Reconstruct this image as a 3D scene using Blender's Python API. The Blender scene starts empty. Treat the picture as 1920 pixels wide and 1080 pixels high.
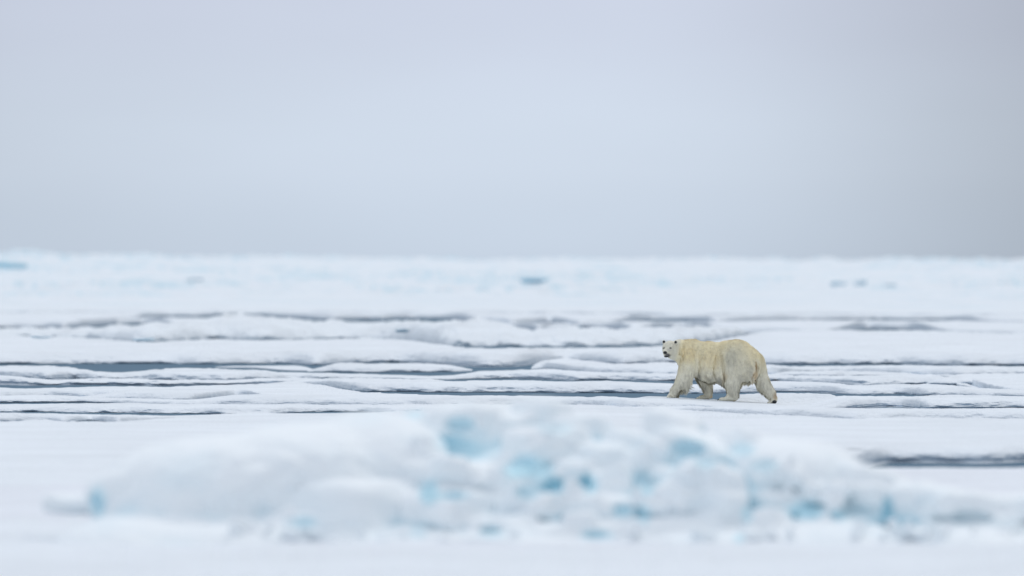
import bpy, math
import numpy as np
from mathutils import Vector

C = bpy.context.scene.collection
# ------------------------------------------------------------------ camera, world, sun, exposure
F = 400.0 / 36.0 * 1920.0        # focal length in photo pixels
HC = 2.9                          # camera height above the sea (m)
HOR = 488.0                       # photo row of the true horizon
YB = 225.5                        # distance of the bear (m)

cam_d = bpy.data.cameras.new('camera')
cam = bpy.data.objects.new('camera', cam_d); C.objects.link(cam)
cam_d.lens = 400; cam_d.sensor_width = 36; cam_d.clip_start = 1; cam_d.clip_end = 40000
cam.location = (0, 0, HC)
cam.rotation_euler = (math.radians(90) - math.atan((540 - HOR) / F), 0, 0)
cam_d.dof.use_dof = True; cam_d.dof.focus_distance = YB; cam_d.dof.aperture_fstop = 1.9
sc = bpy.context.scene
sc.camera = cam
sc.view_settings.view_transform = 'Standard'; sc.view_settings.look = 'None'
sc.view_settings.exposure = 0.0; sc.view_settings.gamma = 1.0
sc.render.engine = 'CYCLES'
sc.cycles.max_bounces = 8; sc.cycles.diffuse_bounces = 5; sc.cycles.glossy_bounces = 3
sc.cycles.use_denoising = True

SUN_EL, SUN_ROT = math.radians(48), math.radians(35)
W = bpy.data.worlds.new('World'); sc.world = W; W.use_nodes = True
nt = W.node_tree; nt.nodes.clear()
def N(t, typ, **kw):
    n = t.nodes.new(typ)
    for k, v in kw.items():
        if k.startswith('i_'): n.inputs[int(k[2:])].default_value = v
        else: setattr(n, k, v)
    return n
def ramp(t, stops, interp='LINEAR'):
    r = t.nodes.new('ShaderNodeValToRGB'); r.color_ramp.interpolation = interp
    e = r.color_ramp.elements
    while len(e) > 1: e.remove(e[-1])
    e[0].position = stops[0][0]; e[0].color = (*stops[0][1], 1)
    for p, c in stops[1:]:
        q = e.new(p); q.color = (*c, 1)
    return r
L = nt.links.new
sky = N(nt, 'ShaderNodeTexSky', sky_type='NISHITA', sun_disc=False, sun_elevation=SUN_EL, sun_rotation=SUN_ROT)
b1 = N(nt, 'ShaderNodeBackground'); b1.inputs[1].default_value = 0.06; L(sky.outputs[0], b1.inputs[0])
geo = N(nt, 'ShaderNodeTexCoord')
sep = N(nt, 'ShaderNodeSeparateXYZ'); L(geo.outputs['Generated'], sep.inputs[0])
# cloud layer: horizon to zenith brightness of an overcast arctic sky
rz = ramp(nt, [(0.0, (0.580, 0.670, 0.790)), (0.010, (0.645, 0.730, 0.850)), (0.024, (0.620, 0.680, 0.815)),
               (0.25, (0.80, 0.87, 0.97)), (1.0, (1.10, 1.17, 1.29))], 'EASE')
L(sep.outputs[2], rz.inputs[0])
# the cloud bank is thicker (darker) towards the right and low down
mr = N(nt, 'ShaderNodeMapRange'); mr.interpolation_type = 'SMOOTHSTEP'
mr.inputs[1].default_value = 0.008; mr.inputs[2].default_value = 0.058
mr.inputs[3].default_value = 1.0; mr.inputs[4].default_value = 0.67
L(sep.outputs[0], mr.inputs[0])
mrl = N(nt, 'ShaderNodeMapRange'); mrl.interpolation_type = 'SMOOTHSTEP'
mrl.inputs[1].default_value = -0.075; mrl.inputs[2].default_value = 0.0
mrl.inputs[3].default_value = 0.85; mrl.inputs[4].default_value = 1.0
L(sep.outputs[0], mrl.inputs[0])
mp = N(nt, 'ShaderNodeMapping'); mp.inputs[3].default_value = (30, 30, 110)
L(geo.outputs['Generated'], mp.inputs[0])
nz = N(nt, 'ShaderNodeTexNoise'); nz.inputs['Scale'].default_value = 1.0; nz.inputs['Detail'].default_value = 2.0
L(mp.outputs[0], nz.inputs['Vector'])
mn = N(nt, 'ShaderNodeMapRange'); mn.inputs[3].default_value = 0.96; mn.inputs[4].default_value = 1.04
L(nz.outputs[0], mn.inputs[0])
mA = N(nt, 'ShaderNodeMath', operation='MULTIPLY'); L(mr.outputs[0], mA.inputs[0]); L(mrl.outputs[0], mA.inputs[1])
mB = N(nt, 'ShaderNodeMath', operation='MULTIPLY'); L(mA.outputs[0], mB.inputs[0]); L(mn.outputs[0], mB.inputs[1])
b2 = N(nt, 'ShaderNodeBackground'); L(rz.outputs[0], b2.inputs[0]); L(mB.outputs[0], b2.inputs[1])
ad = N(nt, 'ShaderNodeMixShader'); ad.inputs[0].default_value = 0.97      # unbroken cloud hides all but a trace of the clear sky
L(b1.outputs[0], ad.inputs[1]); L(b2.outputs[0], ad.inputs[2])
wo = N(nt, 'ShaderNodeOutputWorld'); L(ad.outputs[0], wo.inputs[0])

sl = bpy.data.lights.new('sun', 'SUN'); sl.energy = 0.8; sl.angle = math.radians(14); sl.color = (1.0, 0.96, 0.9)
so = bpy.data.objects.new('sun', sl); C.objects.link(so)
sd = Vector((math.sin(SUN_ROT) * math.cos(SUN_EL), math.cos(SUN_ROT) * math.cos(SUN_EL), math.sin(SUN_EL)))
so.rotation_euler = (-sd).to_track_quat('-Z', 'Y').to_euler()

# ------------------------------------------------------------------ numeric helpers
rng = np.random.default_rng(7)
def _hash(ix, iy, iz, seed):
    h = (ix.astype(np.uint32) * np.uint32(374761393) + iy.astype(np.uint32) * np.uint32(668265263)
         + iz.astype(np.uint32) * np.uint32(2147483647 - 17) + np.uint32(seed * 974711 + 13))
    h = (h ^ (h >> np.uint32(13))) * np.uint32(1274126177)
    h = h ^ (h >> np.uint32(16))
    return h.astype(np.float64) / 4294967295.0 * 2 - 1
def vnoise(x, y, z=None, seed=0):
    """smooth value noise, -1..1"""
    x = np.asarray(x, float); y = np.asarray(y, float)
    z = np.zeros_like(x) if z is None else z
    xi, yi, zi = np.floor(x), np.floor(y), np.floor(z)
    fx, fy, fz = x - xi, y - yi, z - zi
    fx = fx * fx * (3 - 2 * fx); fy = fy * fy * (3 - 2 * fy); fz = fz * fz * (3 - 2 * fz)
    xi = xi.astype(np.int64); yi = yi.astype(np.int64); zi = zi.astype(np.int64)
    r = 0
    for dx in (0, 1):
        for dy in (0, 1):
            for dz in (0, 1):
                w = (fx if dx else 1 - fx) * (fy if dy else 1 - fy) * (fz if dz else 1 - fz)
                r = r + w * _hash(xi + dx, yi + dy, zi + dz, seed)
    return r
def fbm(x, y, z=None, seed=0, octv=4, gain=0.5):
    a, s, t = 1.0, 0.0, 0.0
    for k in range(octv):
        zz = None if z is None else z * 2 ** k + 3.1 * k
        s = s + a * vnoise(x * 2 ** k + 7.3 * k, y * 2 ** k + 1.7 * k, zz, seed + k)
        t += a; a *= gain
    return s / t
def ss(a, b, x):
    t = np.clip((x - a) / (b - a), 0, 1); return t * t * (3 - 2 * t)

def link_mesh(name, verts, faces, mat, parent=None, smooth=True, col=None):
    me = bpy.data.meshes.new(name)
    verts = np.ascontiguousarray(verts, np.float32); faces = np.ascontiguousarray(faces, np.int32)
    k = faces.shape[1]
    me.vertices.add(len(verts)); me.vertices.foreach_set('co', verts.ravel())
    me.loops.add(faces.size); me.loops.foreach_set('vertex_index', faces.ravel())
    me.polygons.add(len(faces))
    me.polygons.foreach_set('loop_start', np.arange(0, faces.size, k, dtype=np.int32))
    me.polygons.foreach_set('use_smooth', np.full(len(faces), smooth))
    me.update(calc_edges=True)
    if col is not None:
        a = me.color_attributes.new('tint', 'FLOAT_COLOR', 'POINT')
        a.data.foreach_set('color', np.c_[col, np.ones(len(col))].astype(np.float32).ravel())
    me.materials.append(mat)
    o = bpy.data.objects.new(name, me); C.objects.link(o)
    if parent is not None: o.parent = parent
    return o
def grid_faces(nr, nc):
    i = np.arange(nr - 1)[:, None] * nc + np.arange(nc - 1)[None, :]
    return np.stack([i, i + 1, i + nc + 1, i + nc], -1).reshape(-1, 4)
def thing(o, label, cat, group=None):
    o['label'] = label; o['category'] = cat
    if group: o['group'] = group
    return o
def struct(o): o['kind'] = 'structure'; return o

# ------------------------------------------------------------------ materials
def mat(name):
    m = bpy.data.materials.new(name); m.use_nodes = True
    t = m.node_tree; p = t.nodes['Principled BSDF']
    return m, t, p
def snow_mat(name, snow, ice, lo, hi, rough=0.85, bump=0.3, grime=0.09, ns=2.2, big=0.22):
    """wind packed snow where the surface is flat enough to hold it, bare glacial ice on steep sides"""
    m, t, p = mat(name); L = t.links.new
    g = N(t, 'ShaderNodeNewGeometry'); s = N(t, 'ShaderNodeSeparateXYZ'); L(g.outputs['True Normal'], s.inputs[0])
    n1 = N(t, 'ShaderNodeTexNoise'); n1.inputs['Scale'].default_value = ns; n1.inputs['Detail'].default_value = 5
    L(g.outputs['Position'], n1.inputs['Vector'])
    ma = N(t, 'ShaderNodeMath', operation='MULTIPLY_ADD'); ma.inputs[1].default_value = 0.7; L(n1.outputs[0], ma.inputs[0]); L(s.outputs[2], ma.inputs[2])
    sb = N(t, 'ShaderNodeMath', operation='SUBTRACT'); sb.inputs[1].default_value = 0.35; L(ma.outputs[0], sb.inputs[0])
    mr = N(t, 'ShaderNodeMapRange'); mr.interpolation_type = 'SMOOTHSTEP'
    mr.inputs[1].default_value = lo; mr.inputs[2].default_value = hi; L(sb.outputs[0], mr.inputs[0])
    mx = N(t, 'ShaderNodeMix', data_type='RGBA'); mx.inputs[6].default_value = (*ice, 1); mx.inputs[7].default_value = (*snow, 1)
    L(mr.outputs[0], mx.inputs[0])
    n2 = N(t, 'ShaderNodeTexNoise'); n2.inputs['Scale'].default_value = 0.35; n2.inputs['Detail'].default_value = 3
    L(g.outputs['Position'], n2.inputs['Vector'])
    m2 = N(t, 'ShaderNodeMapRange'); m2.inputs[1].default_value = 0.3; m2.inputs[2].default_value = 0.7
    m2.inputs[3].default_value = 1 - grime; m2.inputs[4].default_value = 1.0; L(n2.outputs[0], m2.inputs[0])
    mu = N(t, 'ShaderNodeMix', data_type='RGBA', blend_type='MULTIPLY'); mu.inputs[0].default_value = 1.0
    L(mx.outputs[2], mu.inputs[6]); L(m2.outputs[0], mu.inputs[7])
    L(mu.outputs[2], p.inputs['Base Color'])
    p.inputs['Roughness'].default_value = rough; p.inputs['Specular IOR Level'].default_value = 0.15
    nb = N(t, 'ShaderNodeTexNoise'); nb.inputs['Scale'].default_value = 16; nb.inputs['Detail'].default_value = 4
    L(g.outputs['Position'], nb.inputs['Vector'])
    bu = N(t, 'ShaderNodeBump'); bu.inputs['Strength'].default_value = bump; bu.inputs['Distance'].default_value = 0.03
    n3 = N(t, 'ShaderNodeTexNoise'); n3.inputs['Scale'].default_value = 1.1; n3.inputs['Detail'].default_value = 6; n3.inputs['Roughness'].default_value = 0.65
    L(g.outputs['Position'], n3.inputs['Vector'])
    b2_ = N(t, 'ShaderNodeBump'); b2_.inputs['Strength'].default_value = 0.9; b2_.inputs['Distance'].default_value = big
    L(n3.outputs[0], b2_.inputs['Height']); L(b2_.outputs[0], bu.inputs['Normal'])
    L(nb.outputs[0], bu.inputs['Height']); L(bu.outputs[0], p.inputs['Normal'])
    return m
M_SNOW = snow_mat('snow', (0.840, 0.882, 0.925), (0.56, 0.66, 0.76), -0.35, 0.35, bump=0.5)
M_HUM = snow_mat('hummock_snow', (0.83, 0.87, 0.91), (0.50, 0.74, 0.85), -0.2, 0.55, bump=0.2)
M_RIDGE = snow_mat('ridge_snow', (0.84, 0.885, 0.925), (0.62, 0.77, 0.86), -0.6, 0.15, bump=0.3)
M_FAR = snow_mat('pack_snow', (0.84, 0.885, 0.925), (0.60, 0.78, 0.87), 0.80, 1.0, bump=0.3, ns=0.10)
M_BLUE = snow_mat('blue_ice', (0.78, 0.86, 0.91), (0.30, 0.62, 0.78), 0.25, 0.95, rough=0.5, bump=0.2)
M_GREEN = snow_mat('wet_ice', (0.83, 0.86, 0.91), (0.55, 0.66, 0.72), -0.1, 0.6, bump=0.2)

# wind ruffled water: small waves tip most of the surface towards the viewer, so only part of it mirrors the sky
M_WATER, t, p = mat('sea_water')
t.nodes.remove(p)
df = N(t, 'ShaderNodeBsdfDiffuse'); df.inputs[0].default_value = (0.050, 0.120, 0.185, 1)
gl = N(t, 'ShaderNodeBsdfGlossy'); gl.inputs['Roughness'].default_value = 0.30; gl.inputs[0].default_value = (0.9, 0.95, 1, 1)
wm = N(t, 'ShaderNodeMixShader'); wm.inputs[0].default_value = 0.13
t.links.new(df.outputs[0], wm.inputs[1]); t.links.new(gl.outputs[0], wm.inputs[2]); t.links.new(wm.outputs[0], t.nodes['Material Output'].inputs[0])
g = N(t, 'ShaderNodeNewGeometry'); mpn = N(t, 'ShaderNodeMapping'); mpn.inputs[3].default_value = (2.2, 0.35, 1)
t.links.new(g.outputs['Position'], mpn.inputs[0])
nb = N(t, 'ShaderNodeTexNoise'); nb.inputs['Scale'].default_value = 3.0; nb.inputs['Detail'].default_value = 3
t.links.new(mpn.outputs[0], nb.inputs['Vector'])
bu = N(t, 'ShaderNodeBump'); bu.inputs['Strength'].default_value = 0.5; bu.inputs['Distance'].default_value = 0.15
t.links.new(nb.outputs[0], bu.inputs['Height']); t.links.new(bu.outputs[0], gl.inputs['Normal'])

# ------------------------------------------------------------------ the sea
v = np.array([[-9000, -300, 0], [9000, -300, 0], [9000, 26000, 0], [-9000, 26000, 0]], float)
struct(link_mesh('sea', v, np.array([[0, 1, 2, 3]]), M_WATER, smooth=False))

# ------------------------------------------------------------------ ice floes
PX = np.r_[np.linspace(-1000, -60, 150)[:-1], np.linspace(-60, 1980, 1280), np.linspace(1980, 2900, 150)[1:]]
def poly(pts, smooth=7.0, wig=1.0, seed=0):
    """edge line of a floe: smoothed through the given points"""
    pts = np.array(pts, float)
    g = np.arange(-1100, 3001, 3.0)
    y = np.interp(g, pts[:, 0], pts[:, 1])
    k = np.arange(-int(smooth), int(smooth) + 1); w = np.exp(-0.5 * (k * 3.0 / smooth) ** 2); w /= w.sum()
    y = np.convolve(np.pad(y, len(k) // 2, 'edge'), w, 'valid')
    out = np.interp(PX, g, y)
    off = ss(0, -300, PX) + ss(1920, 2220, PX)
    out += off * 2.5 * vnoise(PX / 90.0, PX * 0 + seed * 3.3, seed=seed)
    out += wig * 0.5 * fbm(PX / 30.0, PX * 0 + 5.5 * seed, seed=seed, octv=4)
    return out

HEIGHT = {}
def floe(key, crest, near, gap, zmax=0.22, delta=3.0, face=0.12, rough=1.0, lump=0.0, under=0.12, round_=2.2,
         mat=M_SNOW, drift=1.0, sast=0.02, rw=2.8, ysm=9.0, name='ice_floe', patch=False, extra=None, yfront=None, back=4.0, rows=(9, 44, 8)):
    """crest: photo line of the floe's skyline; near: crest line of the floe in front of it; gap: open water in between"""
    sd_ = sum(ord(ch) for ch in key) % 997
    nd = np.maximum(near - HOR, 2.0)
    gp = np.where(gap >= 0, gap * 1.0, 0.0) + np.where(gap < 0, gap, 0) * 0.075 * nd * 0.22 / HC
    kk = np.exp(-0.5 * (np.arange(-9, 10) / 5.0) ** 2); kk /= kk.sum()
    gp = np.convolve(np.pad(gp + 0 * PX, 9, 'edge'), kk, 'valid')
    wl = near - gp
    Yf = F * HC / np.maximum(wl - HOR, 2.0) if yfront is None else yfront + 0 * PX
    kk2 = np.exp(-0.5 * (np.arange(-48, 49) / ysm) ** 2); kk2 /= kk2.sum()
    Yf = np.convolve(np.pad(Yf, 48, 'edge'), kk2, 'valid')
    zt = np.minimum(zmax, HC - (Yf + delta) * (crest - HOR) / F)
    gone = zt < 0.0
    ztc = np.maximum(zt, 0.0)
    Ys = F * (HC - ztc) / np.maximum(crest - HOR, 2.0)
    Ys = np.maximum(Ys, Yf + 0.3)
    D = Ys - Yf
    nf, ntp, nb_ = rows
    Yr, Zr, Wt = [], [], []
    # under the waterline, undercut face, lip
    for k in range(nf):
        u = k / (nf - 1)
        zz = -0.35 * (1 - ss(0, 0.25, np.array(u))) + face * ztc * max(0.0, (u - 0.25) / 0.75)
        yy = Yf + under * math.sin(math.pi * min(1, max(0, (u - 0.1) / 0.9))) + 0.05 * u
        Yr.append(yy); Zr.append(zz); Wt.append(0.25 + 0.75 * u)
    for k in range(1, ntp + 1):
        u = k / ntp
        d = D * u ** 2.2                                   # rows dense near the face
        rr = np.minimum(round_, 0.8 * D)
        e = 1 - np.exp(-2.6 * d / rr)
        e = e / (1 - np.exp(-2.6 * D / rr))
        lin = d / D
        q = 1 - np.minimum(d / (np.minimum(np.maximum(rw * ztc, 0.12), 0.5 * D) + 1e-4), 1.0)
        e = 0.15 * e + 0.85 * np.sqrt(np.maximum(0, 1 - q * q))
        zz = ztc * (face + (1 - face) * (0.85 * e + 0.15 * lin))
        Yr.append(Yf + 0.05 + d * (D - 0.05) / D); Zr.append(zz); Wt.append(1.0)
    for k in range(1, nb_ + 1):
        u = k / nb_
        Yr.append(Ys + u * back * np.ones_like(PX)); Zr.append(ztc - (ztc + 0.4) * u ** 1.6); Wt.append(1.0)
    Y = np.array(Yr); Z = np.array([z + 0 * PX for z in Zr]); Wt = np.array(Wt)[:, None]
    X = (PX[None, :] - 960) * Y / F
    sc_ = np.clip(Y / 220.0, 0.4, 4)
    # snow texture: fine grain, wind drifts stretched sideways, lumps
    am = np.clip(ztc / 0.15, 0, 1)[None, :] * Wt
    Z = Z + am * rough * 0.014 * fbm(X / 0.6, Y / 0.8, seed=sd_, octv=5, gain=0.62)
    Z = Z + am * drift * 0.014 * sc_ * (fbm(X / (4.0 * sc_), Y / (2.2 * sc_), seed=sd_ + 9, octv=3) - 0.35)
    if sast:
        # sastrugi: low wind-cut steps with a steep face and a long back
        s_ = fbm(X / 11.0 + 3, Y / 3.2, seed=sd_ + 44, octv=4, gain=0.55) * 3.2 + Y / 3.0
        f_ = s_ - np.floor(s_)
        on = ss(-0.25, 0.5, fbm(X / 9.0, Y / 5.0, seed=sd_ + 45, octv=2))
        Z = Z + am * sast * on * (ss(0, 0.14, f_) - f_ - 0.85)
    if lump:
        n_ = fbm(X / 1.1, Y / 3.0, seed=sd_ + 20, octv=4)
        Z = Z + am * lump * (np.abs(n_) * 1.4 - 0.25)
    Y = Y + am * rough * 0.08 * fbm(X / 0.35, Z / 0.07, seed=sd_ + 31, octv=4)
    if extra is not None: Z = extra(X, Y, Z)
    Z = np.where(gone[None, :], np.minimum(Z, -0.3), Z)
    V = np.stack([X, Y, Z], -1).reshape(-1, 3)
    Fc = grid_faces(*X.shape)
    zf = Z.reshape(-1)[Fc].max(1)
    Fc = Fc[zf > -0.12]
    used = np.unique(Fc); mp_ = np.full(len(V), -1); mp_[used] = np.arange(len(used))
    o = link_mesh(name, V[used], mp_[Fc], mat)
    struct(o)
    HEIGHT[key] = crest
    return o
def P(*a, **k): return poly(a, **k)
def G(*a): return np.interp(PX, [q[0] for q in a], [q[1] for q in a])

# crest lines, near to far (photo coordinates)
c0 = P((0, 950), (150, 955), (400, 982), (600, 1012), (900, 1035), (1200, 1005), (1400, 990), (1600, 982), (1690, 980), (1760, 984), (1840, 996), (1920, 1006), smooth=20, wig=4)
c1 = P((0, 905), (200, 900), (900, 890), (1500, 880), (1620, 876), (1700, 875), (1920, 876), smooth=20)
c2 = P((0, 788), (25, 787), (80, 785), (110, 787), (150, 788), (200, 790), (230, 788), (280, 784), (320, 781), (380, 777), (430, 772), (480, 771), (560, 773), (650, 774), (700, 771), (800, 769), (900, 766), (960, 765), (1040, 764), (1280, 766), (1400, 775), (1480, 778), (1600, 783), (1720, 781), (1920, 783), seed=2)
c3 = P((0, 773), (80, 774), (150, 776), (250, 777), (320, 779), (400, 777), (440, 775), (700, 774), (960, 766), (1040, 763), (1280, 761), (1400, 763), (1600, 764), (1700, 765), (1920, 765), seed=3)
c4 = P((0, 757), (80, 756), (150, 755), (210, 754), (280, 755), (320, 757), (400, 757), (640, 757), (800, 758), (960, 757), (1100, 758), (1200, 763), (1920, 768), seed=4)
c5 = P((0, 742), (80, 740), (130, 742), (170, 745), (270, 747), (300, 748), (370, 748), (400, 745), (440, 741), (560, 736), (640, 735), (700, 736), (760, 738), (860, 741), (960, 741), (1080, 743), (1250, 742), (1310, 742), (1390, 738), (1450, 735), (1500, 736), (1540, 737), (1600, 742), (1710, 743), (1760, 740), (1920, 742), seed=5)
c5r = P((1000, 768), (1550, 768), (1620, 764), (1700, 758), (1790, 760), (1860, 761), (1920, 760), (3000, 760), seed=6)
c6l = P((0, 726), (60, 728), (130, 726), (200, 724), (250, 724), (320, 726), (400, 732), (455, 739), (520, 760), (3000, 760), seed=7)
c6m = P((0, 760), (180, 740), (250, 728), (380, 722), (480, 719), (560, 716), (600, 720), (640, 728), (685, 736), (740, 760), (3000, 760), seed=8)
c6 = P((0, 760), (450, 740), (500, 719), (560, 712), (620, 709), (700, 709), (850, 712), (960, 710), (1070, 715), (1110, 713), (1170, 714), (1230, 718), (1280, 720), (1400, 719), (1450, 715), (1550, 717), (1600, 722), (1700, 720), (1740, 720), (1800, 722), (1835, 728), (1920, 729), seed=9)
c7 = P((0, 702), (60, 707), (90, 711), (150, 709), (250, 708), (320, 710), (420, 712), (500, 709), (560, 708), (600, 709), (660, 722), (710, 790), (3000, 790), seed=10)
c8 = P((0, 685), (100, 685), (130, 688), (170, 694), (220, 697), (280, 695), (310, 690), (400, 690), (440, 692), (480, 691), (500, 694), (530, 697), (640, 699), (740, 702), (790, 705), (850, 704), (880, 699), (900, 694), (940, 694), (1030, 692), (1100, 697), (1170, 699), (1240, 700), (1440, 701), (1520, 704), (1600, 703), (1700, 702), (1750, 700), (1790, 708), (1822, 722), (1900, 740), (3000, 740), seed=11)
c8s = P((0, 720), (380, 700), (400, 688), (440, 686), (560, 685), (585, 690), (600, 700), (3000, 740), seed=12)
c9 = P((0, 720), (560, 700), (590, 691), (620, 683), (640, 679), (700, 681), (760, 680), (830, 682), (860, 686), (895, 695), (930, 710), (3000, 720), seed=13)
c9r = P((0, 720), (990, 700), (1000, 681), (1020, 674), (1060, 671), (1100, 675), (1160, 682), (1240, 678), (1440, 683), (1500, 686), (1600, 684), (1700, 684), (1780, 686), (1860, 686), (1920, 687), seed=14)
c9b = P((0, 720), (1400, 705), (1480, 696), (1560, 694), (1800, 702), (1920, 700), seed=24)
c10 = P((0, 628), (60, 627), (110, 629), (200, 633), (270, 640), (400, 633), (480, 637), (620, 633), (740, 634), (800, 642), (880, 652), (960, 652), (1100, 651), (1180, 650), (1240, 647), (1330, 640), (1440, 618), (1600, 618), (1730, 619), (1830, 622), (1920, 624), seed=15)
cR = P((0, 617), (110, 617), (150, 615), (200, 612), (280, 608), (340, 604), (400, 597), (430, 592), (450, 590), (480, 592), (520, 597), (560, 600), (640, 605), (690, 609), (720, 604), (760, 600), (850, 601), (900, 598), (940, 601), (965, 612), (990, 617), (1030, 614), (1080, 612), (1120, 616), (1300, 614), (1500, 618), (1600, 622), (1920, 630), seed=16)
c12 = P((0, 602), (140, 603), (280, 595), (330, 594), (480, 596), (600, 602), (860, 604), (960, 605), (1060, 604), (1160, 602), (1240, 601), (1310, 603), (1480, 599), (1800, 600), (1920, 604), seed=17)
c13 = P((0, 586), (560, 586), (1180, 589), (1240, 592), (1300, 592), (1500, 590), (1920, 592), seed=18)
c14 = P((0, 572), (560, 574), (1200, 573), (1500, 578), (1920, 576), seed=19)
c15 = P((0, 558), (960, 560), (1920, 560), seed=20)
c16 = P((0, 540), (960, 538), (1920, 542), seed=21)
c17 = P((0, 522), (960, 520), (1920, 524), seed=22)
c18 = P((0, 503), (960, 504), (1920, 507), seed=23)

# the snow under the bear: a plane tilting down to the right
BX = (1350.6 - 960) * YB / F
BZ = HC - (750.5 - HOR) * YB / F
def bear_ground(X, Y, Z):
    w = (1 - ss(1.3, 2.6, np.abs(X - BX))) * (1 - ss(0.6, 1.3, Y - YB)) * (1 - ss(6, 9, YB - Y))
    pl = BZ - 0.056 * (X - BX) + np.where(Y > YB, 0.012, 0.016) * (Y - YB) + 0.006 * fbm(X / 0.5, Y / 0.5, seed=77)
    return np.where(Y > YB - 0.8, Z * (1 - w) + pl * w, np.minimum(Z, Z * (1 - w) + pl * w))

def fore(X, Y, Z):
    return Z + 0.035 * fbm(X / 1.5, Y / 5, seed=50, octv=3)
floe('f0', c0, c0, 0, zmax=0.24, yfront=22.0, round_=20, rows=(6, 110, 10), sast=0.02, extra=fore, rough=2.2, drift=2, back=3)
floe('f1', c1, c0, G((0, -24), (1400, -24), (1560, -7), (1920, -6)), zmax=0.26, face=0.5, rough=1.5, under=0.08, mat=M_GREEN, back=8)
floe('f2', c2, c1, G((0, -24), (1540, -20), (1620, 0), (1650, 7), (1760, 7), (1850, 6), (1920, 10)), zmax=0.30, face=0.25, round_=4.0, rows=(9, 220, 8), under=0.08, drift=1.6, sast=0.035)
floe('f3', c3, c2, G((0, -3), (140, -3), (155, 1.2), (195, 1.2), (205, -3), (900, -5), (1280, -5), (1600, -4), (1920, -3)), zmax=0.2, delta=1.2)
floe('f4', c4, c3, G((0, 1), (80, 1.5), (150, 2.5), (250, 2.5), (320, 3.5), (380, 2), (420, -1), (520, -1), (560, 1.5), (640, 2.5), (690, 2.5), (720, -2), (960, -5), (3000, -9)), zmax=0.22, rough=1.4)
floe('f5', c5, np.minimum(c4, c3), G((0, 1), (100, 1), (160, 0), (260, -3), (900, -6), (1000, -2), (1150, -4), (1500, -4), (1600, -2), (1640, 0.3), (1655, 1.8), (1700, 1.8), (1720, -2), (1920, -1)), zmax=0.24, delta=2.0, face=0.2, round_=3.0, extra=bear_ground, rows=(9, 70, 8))
floe('f6l', c6l, c5, G((0, -2), (150, -1), (170, 1), (260, 1.2), (300, 1.5), (400, 1.5), (440, 0), (3000, -3)), zmax=0.2)
floe('f6m', c6m, np.maximum(c5, np.minimum(c6l, 760)), G((0, -3), (560, -2), (640, -2), (3000, -3)), zmax=0.2)
floe('f6', c6, np.minimum(c5, c6m), G((0, -3), (640, -3), (680, 0.5), (700, 1.5), (800, 3.5), (860, 5), (1100, 6), (1250, 4.5), (1330, 3), (1400, 1), (1500, 1), (1590, 1), (1610, 3.5), (1640, 2.5), (1660, 4), (1710, 3.5), (1730, -1), (1920, -2)), zmax=0.24, rough=1.3)
floe('f7', c7, np.minimum(c6l, c6m), G((0, 4.5), (100, 5), (180, 3), (250, 1.5), (300, 1.5), (380, 0.5), (430, -1), (3000, -3)), zmax=0.2, rough=2.6, face=0.5)
floe('f8', c8, np.minimum(c7, c6), G((0, -4), (100, -2), (118, 0), (150, 0), (165, -2), (560, -3), (800, -1), (860, 0.8), (1000, 0.8), (1060, 1.5), (1090, 0), (1180, 1.5), (1230, 3.5), (1290, 6), (1340, 5), (1400, 0), (1450, 1), (1470, 1), (1490, -2), (1920, -2)), zmax=0.22, rough=2.2)
floe('f8r', P((0, 760), (1700, 760), (1740, 712), (1800, 700), (1920, 699), seed=33), c6, G((0, -3), (1790, -3), (1830, 3), (1920, 3.5), (3000, 3)), zmax=0.2, face=0.5, rough=1.5)
floe('f8s', c8s, c8, G((0, 1), (430, 1.5), (450, 3), (470, 1), (520, 1.5), (580, 2), (3000, -2)), zmax=0.05, delta=0.6, rough=0.5)
floe('f9', c9, c8, G((0, 0), (590, 0.5), (640, 1), (700, 2), (740, 4), (790, 7), (850, 6.5), (895, 1), (3000, 0)), zmax=0.18, rough=1.6)
floe('f9b', c9b, c8, G((0, -3), (3000, -2)), zmax=0.2, rough=1.8)
floe('f9r', c9r, np.minimum(c8, c9b), G((0, 0), (1000, 1), (1030, 1.5), (1050, -3), (3000, -3)), zmax=0.24, rough=1.6)
floe('f10', c10, np.minimum(np.minimum(c8, c9), np.minimum(c9r, c8s)), G((0, 2), (100, 3), (130, 6), (170, 12), (220, 15), (280, 13), (310, 8), (350, 8), (400, 5.5), (440, 4), (580, 4), (600, 2), (640, -2), (700, 1), (780, 1), (800, -2), (850, 0), (870, 3), (900, 6), (960, 6), (995, 5), (1010, -3), (1430, 0), (1440, 1), (1480, 1), (1500, 2), (1580, 2), (1600, 0.5), (1680, 2), (1700, 1.5), (1740, 0), (1760, 2), (1790, 1.2), (1820, -1), (1860, 1.5), (1920, 1.5)),
     zmax=0.42, delta=12, ysm=16, rough=1.8, round_=4, rw=6, drift=2.0, sast=0.03, rows=(9, 90, 8), back=8)
floe('fR', cR, c10, G((0, -5), (840, -4), (870, 3), (920, 3.5), (990, 3), (1060, 2), (1150, 2.2), (1230, 1), (1260, -2), (3000, -5)), zmax=0.75, delta=18, ysm=18, rough=2.0, lump=0.2, rw=11, sast=0.05, drift=2.5, face=0.03, round_=8, mat=M_RIDGE, back=10)
floe('f12', c12, np.minimum(cR, c10), G((0, 2.5), (110, 2.5), (125, -14), (140, 4.5), (200, 4.5), (215, 2), (290, 2.5), (310, -16), (950, -16), (965, 2.5), (985, 2.5), (1000, -14), (1050, -2), (1070, .8), (1160, .8), (1170, -14), (1225, -14), (1235, 1.5), (1310, 2), (1330, -16), (1585, -16), (1600, 2.2), (1630, 2.2), (1650, 1.2), (1730, 1.2), (1750, -16), (3000, -16)), zmax=0.4, rough=1.5, back=12)
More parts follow.
